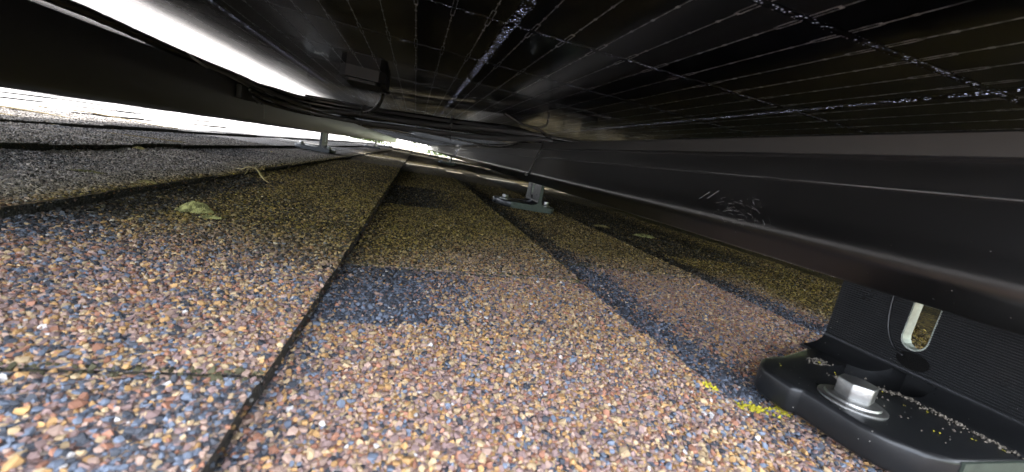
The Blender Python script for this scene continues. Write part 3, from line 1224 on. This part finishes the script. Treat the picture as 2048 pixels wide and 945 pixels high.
dg_ = MB()
for x, y, z, r in DUST:
    crumb(dg_, V(x, y, z), r / 1000)
o = dg_.build('dust_flecks', M['dust'], rr, rb0)
o['kind'] = 'stuff'
for i in range(420):
    s = random.random()
    x = 168 + 24 * s + random.gauss(0, 1.0)
    y = 106 - 13 * s + random.gauss(0, 1.0)
    if i > 220:
        x, y = 176 + random.gauss(0, 3), 121 - 6 * s
    if i > 375:
        x, y = random.uniform(150, 195), random.uniform(66, 112)
    z = -54.6
    if x > 189.5:
        continue
    crumb(me_g, V(x, y, z + 0.1), random.choice([0.0002, 0.0003, 0.0003, 0.0005]))
for i in range(190):
    s = random.random() ** 0.8
    x = 189.4 + random.gauss(0, 0.5) - abs(random.gauss(0, 1.8))
    y = 62.5 + s * 31
    crumb(me_g, V(x, y, -54.3), random.choice([0.0002, 0.0003, 0.0004, 0.0006]))
tag(me_g.build('grit', M['crumb'], None, V(180, 90, -54.6)), 'pale grit gathered in the corner of the near black foot', 'grit', None, 'stuff')

lg = MB()
for i in range(230):
    s = random.random()
    x = 113 + 33 * s + random.gauss(0, 1.0)
    y = 107.5 - 6.5 * s + random.gauss(0, 1.3)
    if math.sin(s * 23) < -0.8:
        continue
    kk = 1 if x < 0.1151 * 1000 else 2
    z = float(top_z(kk, np.array([x / 1000]), np.array([y / 1000]))[0])
    crumb(lg, Vector((x / 1000, y / 1000, z + 0.0005)), random.choice([0.0005, 0.0007, 0.0009]))
tag(lg.build('yellow_lichen', M['lichen'], None, V(130, 103, -64)), 'bright yellow lichen on the shingle at the toe of the near foot', 'lichen', None, 'stuff')
lg = MB()
for x, y in [(163, 101), (172, 108), (180, 96), (184, 84), (152, 80), (168, 74), (180, 70), (185, 66), (148, 112), (175, 116), (178, 88)]:
    for q in range(2):
        crumb(lg, V(x + random.gauss(0, .5), y + random.gauss(0, .5), -54.2), random.choice([0.0002, 0.0003]))
tag(lg.build('lichen_flakes', M['lichen'], None, V(170, 90, -54.2)), 'tiny yellow lichen flakes scattered on top of the near foot', 'lichen', None, 'stuff')


# ------------------------------------------------------------------ CABLES
def cable(pts, r, label, per=10, mat='cable', name='cable', cat='cable', group='cables slung under the panels'):
    g = MB()
    p = spline(mm(pts), per)
    # slight unevenness
    for i in range(1, len(p) - 1):
        p[i] = p[i] + Vector((random.gauss(0, 1), random.gauss(0, 1), random.gauss(0, 1))) * 0.00012
    g.tube(p, r * (1.42 if r > 2 else 1.15) / 1000, 12)
    return tag(g.build(name, M[mat], None, V(*pts[0]), True), label, cat, group)


cable([(-248, -20, 41.8), (-245, 150, 45.5), (-242, 353, 46.6), (-242, 400, 46.2), (-242, 452, 44.8), (-242, 540, 43.2), (-240, 630, 42.8), (-235, 705, 40.0), (-205, 765, 35), (-118, 778, 38), (-32, 725, 41), (48, 664, 43.2), (116, 594, 44), (176, 523, 42.6), (196, 512, 42.6), (240, 500, 47)],
      2.7, 'thick black cable lying on the left rail then crossing to the right rail')
cable([(-252, 470, 41.6), (-246, 520, 41.8), (-235, 560, 41.6), (-230.5, 620, 37), (-229, 680, 31), (-216, 742, 24), (-163, 762, 20), (-96, 742, 20.5), (-30, 702, 24.5), (48, 642, 28.5), (110, 582, 34), (160, 532, 42), (186, 520, 42), (230, 515, 46)],
      2.6, 'paler printed cable drooping lowest across the middle of the bundle', mat='highlit')
cable([(-229, 640, 30), (-224, 690, 27), (-212, 750, 29), (-165, 775, 29), (-98, 758, 30.5), (-32, 716, 34.5), (46, 655, 37.5), (112, 592, 40.3), (162, 541, 41.8), (186, 533, 41.8), (228, 530, 46)],
      2.6, 'black cable with white printing in the middle of the bundle')
cable([(-230, 655, 22), (-226, 700, 18.5), (-204, 800, 18), (-160, 838, 22), (-129, 852, 27), (-112, 880, 24), (-88, 950, 24), (-60, 1100, 30), (-40, 1300, 36), (-20, 1500, 44)],
      2.4, 'thin black cable dipping below the bundle behind the small grey box')
cable([(-250, 700, 41.4), (-232, 745, 43), (-200, 785, 42), (-120, 800, 45), (-36, 748, 48), (40, 690, 50), (105, 620, 51), (150, 560, 49), (185, 540, 43), (235, 528, 47)],
      2.4, 'topmost paler thin cable hugging the panel glass over the bundle', mat='highlit')
cable([(-200, 806, 47), (-150, 818, 50), (-90, 805, 51), (-25, 770, 53), (38, 716, 54), (92, 655, 55), (140, 590, 54), (180, 558, 46), (230, 545, 48)],
      2.2, 'black cable running just under the glass behind the bundle')
cable([(-231, 600, 40), (-226, 660, 38), (-212, 735, 33), (-170, 768, 27), (-100, 750, 34), (-30, 709, 36), (44, 650, 40), (108, 588, 46), (158, 548, 47.8), (188, 535, 47.6), (232, 522, 50)],
      2.6, 'paler cable weaving between the thick cable and the printed ones', mat='highlit')
cable([(-110, 1150, 38), (-20, 1180, 42), (60, 1050, 37), (120, 860, 31), (150, 760, 30.5), (160.5, 700, 36), (168, 660, 41), (190, 640, 41.5)],
      1.6, 'thin black wire looping behind the bundle to the right rail')
cable([(99, 500, 61), (121, 500, 53.5), (140, 502, 52), (153, 505, 50), (161, 510, 46), (170, 518, 47)], 1.3, 'short black pigtail lead dropping from the glass onto the bundle end')
cable([(135, 503, 53), (147, 502, 54), (155, 500, 59), (156, 500, 65.5)], 1.2, 'hooked black lead end rising to the panel glass')
cable([(-236.5, 1580, 40.5), (-180, 1600, 33), (-120, 1640, 40), (-60, 1700, 44), (40, 1760, 46), (120, 1790, 44), (172, 1800, 41)], 2.4, 'distant black cable crossing under the first panel gap')
cable([(-52, 537, 60), (-50, 560, 57), (-60, 640, 50), (-75, 720, 44), (-92, 752, 38)], 2.2, 'black lead from the junction box down to the bundle')

# connectors plugged in line
for (a, b_, lb) in [((-140, 786, 32.5), (-104, 778, 34.5), 'black cable connector plugged in the middle of the sagging bundle')]:
    A, B = V(*a), V(*b_)
    cnx = thing('cable_connector', lb, 'connector', A, 'connectors in the cable bundle')
    g = MB()
    g.tube([A, A.lerp(B, 0.12), A.lerp(B, 0.14), A.lerp(B, 0.48)], [0.0042, 0.0046, 0.0056, 0.0056], 12)
    g.build('socket', M['plastic'], cnx, A, True, 40)
    g = MB()
    g.tube([A.lerp(B, 0.5), A.lerp(B, 0.8), A.lerp(B, 0.82), B], [0.0050, 0.0050, 0.0060, 0.0056], 12)
    g.build('plug', M['plastic'], cnx, A, True, 40)


def ring_tie(c_, rx, rz, label, tail=None):
    c_ = V(*c_)
    o = thing('cable_tie', label, 'cable tie', c_, 'ties round the cable bundle')
    g = MB()
    n = 20
    outer = [(c_.x + 0 * a, c_.y + rx / 1000 * math.cos(a), c_.z + rz / 1000 * math.sin(a)) for a in np.linspace(0, 2 * math.pi, n)]
    g.tube(outer, 0.0011, 6, True, flat=0.6)
    g.build('band', M['tie'], o, c_, True)
    g = MB()
    g.box((c_.x - 0.0022, c_.y - rx / 1000 - 0.0034, c_.z - 0.002), (c_.x + 0.0022, c_.y - rx / 1000 - 0.0004, c_.z + 0.002))
    g.build('buckle', M['tie'], o, c_)
    if tail:
        g = MB()
        g.tube(spline(mm(tail), 5), 0.0009, 6, flat=0.5)
        g.build('tail', M['tie'], o, c_, True)
    return o


ring_tie((-96, 756, 33), 26, 17, 'black tie round the bundle before the junction box lead')
ring_tie((48, 660, 41), 22, 15, 'black tie round the bundle halfway to the right rail', [(48, 640, 30), (49, 634, 24), (50, 633, 19)])
ring_tie((-178, 774, 30), 22, 15, 'black tie round the bundle by the left rail')
# straps over the right rail


def strap(pts, w, label, mat):
    o = thing('rail_strap', label, 'strap', V(*pts[0]), 'straps looped over the rails')
    g = MB()
    P = spline(mm(pts), 5)
    vs, fs = [], []
    for i, p in enumerate(P):
        for dy in (-w / 2000, w / 2000):
            for dx in (0, -0.0009):
                vs.append((p.x + dx, p.y + dy, p.z))
    n = len(P)
    for i in range(n - 1):
        a = i * 4
        fs += [(a, a + 2, a + 6, a + 4), (a + 1, a + 5, a + 7, a + 3), (a, a + 4, a + 5, a + 1), (a + 2, a + 3, a + 7, a + 6)]
    fs += [(0, 1, 3, 2), (n * 4 - 4, n * 4 - 2, n * 4 - 1, n * 4 - 3)]
    g.add(vs, fs)
    g.build('band', M[mat], o, V(*pts[0]))
    g = MB()
    p = V(*pts[-1])
    g.box((p.x - 0.0028, p.y - w / 1400, p.z - 0.002), (p.x - 0.0002, p.y + w / 1400, p.z + 0.003))
    g.build('clasp', M[mat], o, V(*pts[0]))
    return o


strap([(172, 528, 45), (164.0, 527, 41), (163.6, 530, 30), (163.0, 541, 15), (162.6, 556, 0), (162.4, 565, -8)], 6, 'black strap hanging down the right rail above the middle foot', 'tie')
strap([(170, 1560, 40), (163.8, 1568, 38), (163.2, 1600, 25), (162.8, 1660, 8), (162.6, 1720, -6)], 7, 'pale blue strap hanging down the far part of the right rail', 'bluetie')

# slim grey box clipped to the left rail's face
b0 = V(-232, 662, 23)
o = thing('connector_box', 'slim grey box clipped on the left rail face behind the drooping cables', 'connector box', b0)
g = MB()
g.box(V(-235.8, 618, 15), V(-229, 712, 33))
bd = g.build('box_body', M['greyplastic'], o, b0)
soften(bd, 0.001, 2)
for yy in (672, 690):
    g = MB()
    g.box(V(-229.2, yy, 14), V(-227.4, yy + 3, 34))
    g.build('clip_rib', M['greyplastic'], o, b0)
g = MB()
g.tube(spline(mm([(-233.5, 717, 18), (-233.6, 718, 10), (-233.4, 720, 2), (-233.7, 722, -5.5)]), 4), 0.0005, 6)
tag(g.build('tie_tail', M['pale'], None, V(-233, 717, 18)), 'thin pale tie tail hanging down the left rail face', 'cable tie')
# pale clip on the left rail's top
b0 = V(-244, 520, 41)
o = thing('cable_clip', 'small pale grey clip on top of the left rail holding the thick cable', 'clip', b0)
g = MB()
g.tube(spline(mm([(-252, 500, 39.4), (-243, 506, 46.6), (-236.5, 520, 42), (-235.0, 540, 38.5)]), 5), 0.0019, 8, flat=0.5)
g.build('clip_arm', M['pale'], o, b0, True)
g = MB()
g.box(V(-258, 480, 39.1), V(-246, 530, 40.6))
g.build('clip_plate', M['pale'], o, b0)
# module clamps at the panel gaps
for x, lbl in ((185, 'black clamp holding two panels on the right rail'), (-256, 'black clamp holding two panels on the left rail')):
    for i, y in enumerate((1752, 3514)):
        b0 = V(x, y, 39)
        o = thing('panel_clamp', lbl + (' at the first gap' if i == 0 else ' at the second gap'), 'clamp', b0, 'clamps in the panel gaps')
        g = MB()
        g.box(V(x - 18, y - 18.5, 39.2), V(x + 18, y + 18.5, 73.3))
        g.build('clamp_body', M['frame'], o, b0)
        g = MB()
        g.box(V(x - 18, y - 22, 73.4), V(x + 18, y + 22, 76.5))
        g.build('clamp_cap', M['frame'], o, b0)


# ------------------------------------------------------------------ moss, grass, straws
def surf(x, y):                               # mm in, metres out
    x, y = x / 1000, y / 1000
    k_ = math.floor((x - XB) / SP) + 1
    return float(top_z(k_, np.array([x]), np.array([y]))[0])


def moss(cx, cy, rx, ry, h, n, mat, label, seed, lean=0.0):
    r_ = random.Random(seed)
    g = MB()
    zs = surf(cx, cy)
    # low ragged cushion with tufts
    N, Rn = 26, 6
    vs, fs = [(cx / 1000, cy / 1000, zs + h / 1000)], []
    edge = [0.75 + 0.45 * r_.random() for _ in range(N)]
    for j in range(1, Rn + 1):
        for i in range(N):
            a = 2 * math.pi * i / N
            e = edge[i] * 0.5 + edge[(i + 1) % N] * 0.5
            q = j / Rn
            x, y = cx + rx * q * e * math.cos(a), cy + ry * q * e * math.sin(a)
            z = zs + (h * (1 - q ** 2.2) * r_.uniform(0.75, 1.2)) / 1000 - (0.0008 if j == Rn else 0)
            vs.append((x / 1000, y / 1000, z))
    for i in range(N):
        fs.append((0, 1 + i, 1 + (i + 1) % N))
        for j in range(Rn - 1):
            a, b_ = 1 + j * N + i, 1 + j * N + (i + 1) % N
            fs.append((a, a + N, b_ + N, b_))
    g.add(vs, fs)
    for i in range(n):
        a, q = r_.uniform(0, 6.28), math.sqrt(r_.random()) * 1.1
        x, y = cx + rx * q * math.cos(a), cy + ry * q * math.sin(a)
        zz = zs + h / 1000 * max(0, 1 - q ** 2.2) - 0.0003
        L_ = r_.uniform(0.0006, 0.0015)
        dx, dy = r_.gauss(0, 0.5), r_.gauss(0, 0.5)
        w = 0.0003
        P = Vector((x / 1000, y / 1000, zz))
        T = P + Vector((dx, dy, 1)).normalized() * L_
        g.add([P + Vector((w, 0, 0)), P + Vector((-w, w, 0)), P + Vector((-w, -w, 0)), T], [(0, 1, 3), (1, 2, 3), (2, 0, 3)])
    o = g.build('moss_clump', M[mat], None, (cx / 1000, cy / 1000, zs))
    return tag(o, label, 'moss', 'moss clumps on the shingles')


moss(-124, 282, 9.5, 7, 6.0, 800, 'moss', 'largest pale green moss lump on the left shingle near the dry grass', 1)
moss(-110, 269, 7, 2.6, 1.8, 220, 'moss', 'flat light green moss sliver in front of the largest lump', 2)
moss(352, 524, 22, 9, 4, 700, 'moss', 'yellowish moss tuft under the right rail between two tan ones', 3)
moss(304, 572, 18, 8, 3.0, 350, 'mosstan', 'dull tan moss tuft under the right rail, farthest of three', 4)
moss(410, 480, 11, 6, 2.6, 260, 'mosstan', 'small tan moss tuft close to the right rail edge', 5)
moss(-303, 556, 8, 4, 3, 200, 'mosstan', 'yellow moss bit on the dark shingle edge at the left', 6)
moss(-176, 332, 5.5, 2.6, 1.6, 200, 'mosstan', 'small yellow moss bit at the shadowed shingle edge by the rail', 7)
moss(-216, 345, 11, 4.5, 1.2, 260, 'mossdim', 'greyish moss smear on the grey shingle near the left border', 8)
moss(52, 320, 5, 3, 1.2, 90, 'mossdim', 'faint moss speck beside the second shingle joint', 9)


def blade(g, pts, r):
    P = spline(mm(pts), 6)
    n = len(P)
    g.tube(P, [r / 1000 * (0.25 + 0.75 * math.sin(math.pi * min(1, (0.15 + 0.85 * i / (n - 1))))) for i in range(n)], 6, flat=0.55)


gb = V(-150, 465, -64)
o = thing('dry_grass', 'dry curled grass sprig lying across the shadowed shingle edge', 'dry grass', gb)
g = MB()
blade(g, [(-182, 492, -61.5), (-172, 480, -60), (-164, 472, -56), (-157, 468, -55.0), (-151, 464, -57.5)], 0.9)
g.build('blade', M['straw'], o, gb, True)
g = MB()
blade(g, [(-156, 470, -54.5), (-150, 463, -57.5), (-146, 460, -61.5), (-141, 455, -64.2), (-134, 449, -66.0)], 1.3)
g.build('blade', M['straw'], o, gb, True)
g = MB()
blade(g, [(-144, 459, -62.5), (-141, 463, -61), (-141, 466, -58)], 0.6)
blade(g, [(-164, 474, -57), (-162, 466, -60), (-163, 463, -63)], 0.5)
g.build('side_shoot', M['straw'], o, gb, True)

for pts, lb in [([(-700, 760, -61), (-610, 745, -62), (-520, 760, -63), (-455, 770, -63.6)], 'longest thin straw on the bright shingles at the left border'),
                ([(-640, 900, -61), (-600, 960, -62), (-520, 985, -63), (-480, 1000, -63.5)], 'thin straw on the bright shingles under the left rail'),
                ([(-560, 640, -63.2), (-500, 655, -63), (-440, 662, -63.6), (-372, 690, -64), (-330, 705, -64.5)], 'brown straw lying over two grey shingle courses')]:
    g = MB()
    P = spline([(x / 1000, y / 1000, surf(x, y) + 0.0012) for x, y, z in pts], 6)
    g.tube(P, 0.0011, 6)
    tag(g.build('straw', M['strawdark'], None, P[0]), lb, 'straw', 'straws on the bright shingles')

# ------------------------------------------------------------------ tip the roof and all it carries
bpy.context.view_layer.update()
for o in list(sc.objects):
    if o.parent is None:
        o.matrix_world = TIP @ o.matrix_world

# ------------------------------------------------------------------ the garden beyond the roof's end (upright frame)
t = NT('lawn')
t.bsdf(t.ramp(t.noise(0.6, 6), [(0.35, (0.045, 0.07, 0.02)), (0.65, (0.10, 0.13, 0.045))]), 0.9, bump=t.noise(12, 4), bstr=0.5, bdist=0.05)
g = MB()
nq = 24
gv = [(400 * (i / nq * 2 - 1), 400 * (j / nq * 2 - 1), -4.2) for j in range(nq + 1) for i in range(nq + 1)]
g.add(gv, [(j * (nq + 1) + i, j * (nq + 1) + i + 1, (j + 1) * (nq + 1) + i + 1, (j + 1) * (nq + 1) + i) for j in range(nq) for i in range(nq)])
o = g.build('ground', t.m)
o['kind'] = 'structure'
M['bark'] = simple('bark', (0.10, 0.075, 0.05), 0.9, nscale=12, namp=1.2, bump=0.8)
t = NT('leaf')
oi = t.noise(2.5, 2)
t.bsdf(t.ramp(oi, [(0.3, (0.035, 0.06, 0.015)), (0.7, (0.11, 0.14, 0.035))]), 0.6)
M['leaf'] = t.m


def tree(x, y, h, r, label, seed):
    r_ = random.Random(seed)
    o = thing('tree', label, 'tree', (x, y, -4.2), 'trees beyond the end of the roof')
    b0 = Vector((x, y, -4.2))
    g = MB()
    g.tube(spline([b0, b0 + Vector((0.1, 0, h * 0.3)), b0 + Vector((0, 0.1, h * 0.8))], 4), [0.22 - 0.016 * i for i in range(9)], 8)
    for i in range(7):
        a = r_.uniform(0, 6.28)
        s = b0 + Vector((0, 0, h * r_.uniform(0.35, 0.7)))
        g.tube([s, s + Vector((math.cos(a) * r * 0.4, math.sin(a) * r * 0.4, h * 0.08)), s + Vector((math.cos(a) * r * 0.75, math.sin(a) * r * 0.75, h * 0.2))], [0.08, 0.05, 0.02], 6)
    g.build('trunk', M['bark'], o, b0, True)
    g = MB()
    cl = [b0 + Vector((r_.gauss(0, r * 0.45), r_.gauss(0, r * 0.45), h * r_.uniform(0.4, 1.0))) for _ in range(34)]
    for i in range(5200):
        c_ = r_.choice(cl)
        p = c_ + Vector((r_.gauss(0, 1), r_.gauss(0, 1), r_.gauss(0, 0.8))) * r * 0.17
        a = Vector((r_.gauss(0, 1), r_.gauss(0, 1), r_.gauss(0, 1))).normalized() * 0.09
        b_ = a.cross(Vector((r_.gauss(0, 1), r_.gauss(0, 1), r_.gauss(0, 1)))).normalized() * 0.045
        g.add([p - a, p + b_, p + a, p - b_], [(0, 1, 2, 3)])
    g.build('crown', M['leaf'], o, b0)


tree(3.9, 17.5, 5.4, 2.4, 'green tree beyond the roof end seen beside the right rail', 11)
tree(-2.6, 24, 5.6, 2.2, 'green tree beyond the roof end seen past the left rail', 12)

# the house that carries the roof
hs = thing('house', 'pale house wall carrying the shingle roof', 'house', (0, 2.6, -4.2))
b0 = Vector((0, 2.6, -4.2))
M['stucco'] = simple('pale_stucco', (0.55, 0.52, 0.47), 0.85, nscale=20, namp=0.5, bump=0.3)
g = MB()
xa, xb = -2.9, 1.75
ta = math.tan(PITCH)
pr = [(xa, -4.2), (xb, -4.2), (xb, -xb * ta - 0.05), (xa, -xa * ta - 0.05)]
g.extrude_y(pr, [-0.6, 5.85])
g.build('wall', M['stucco'], hs, b0)
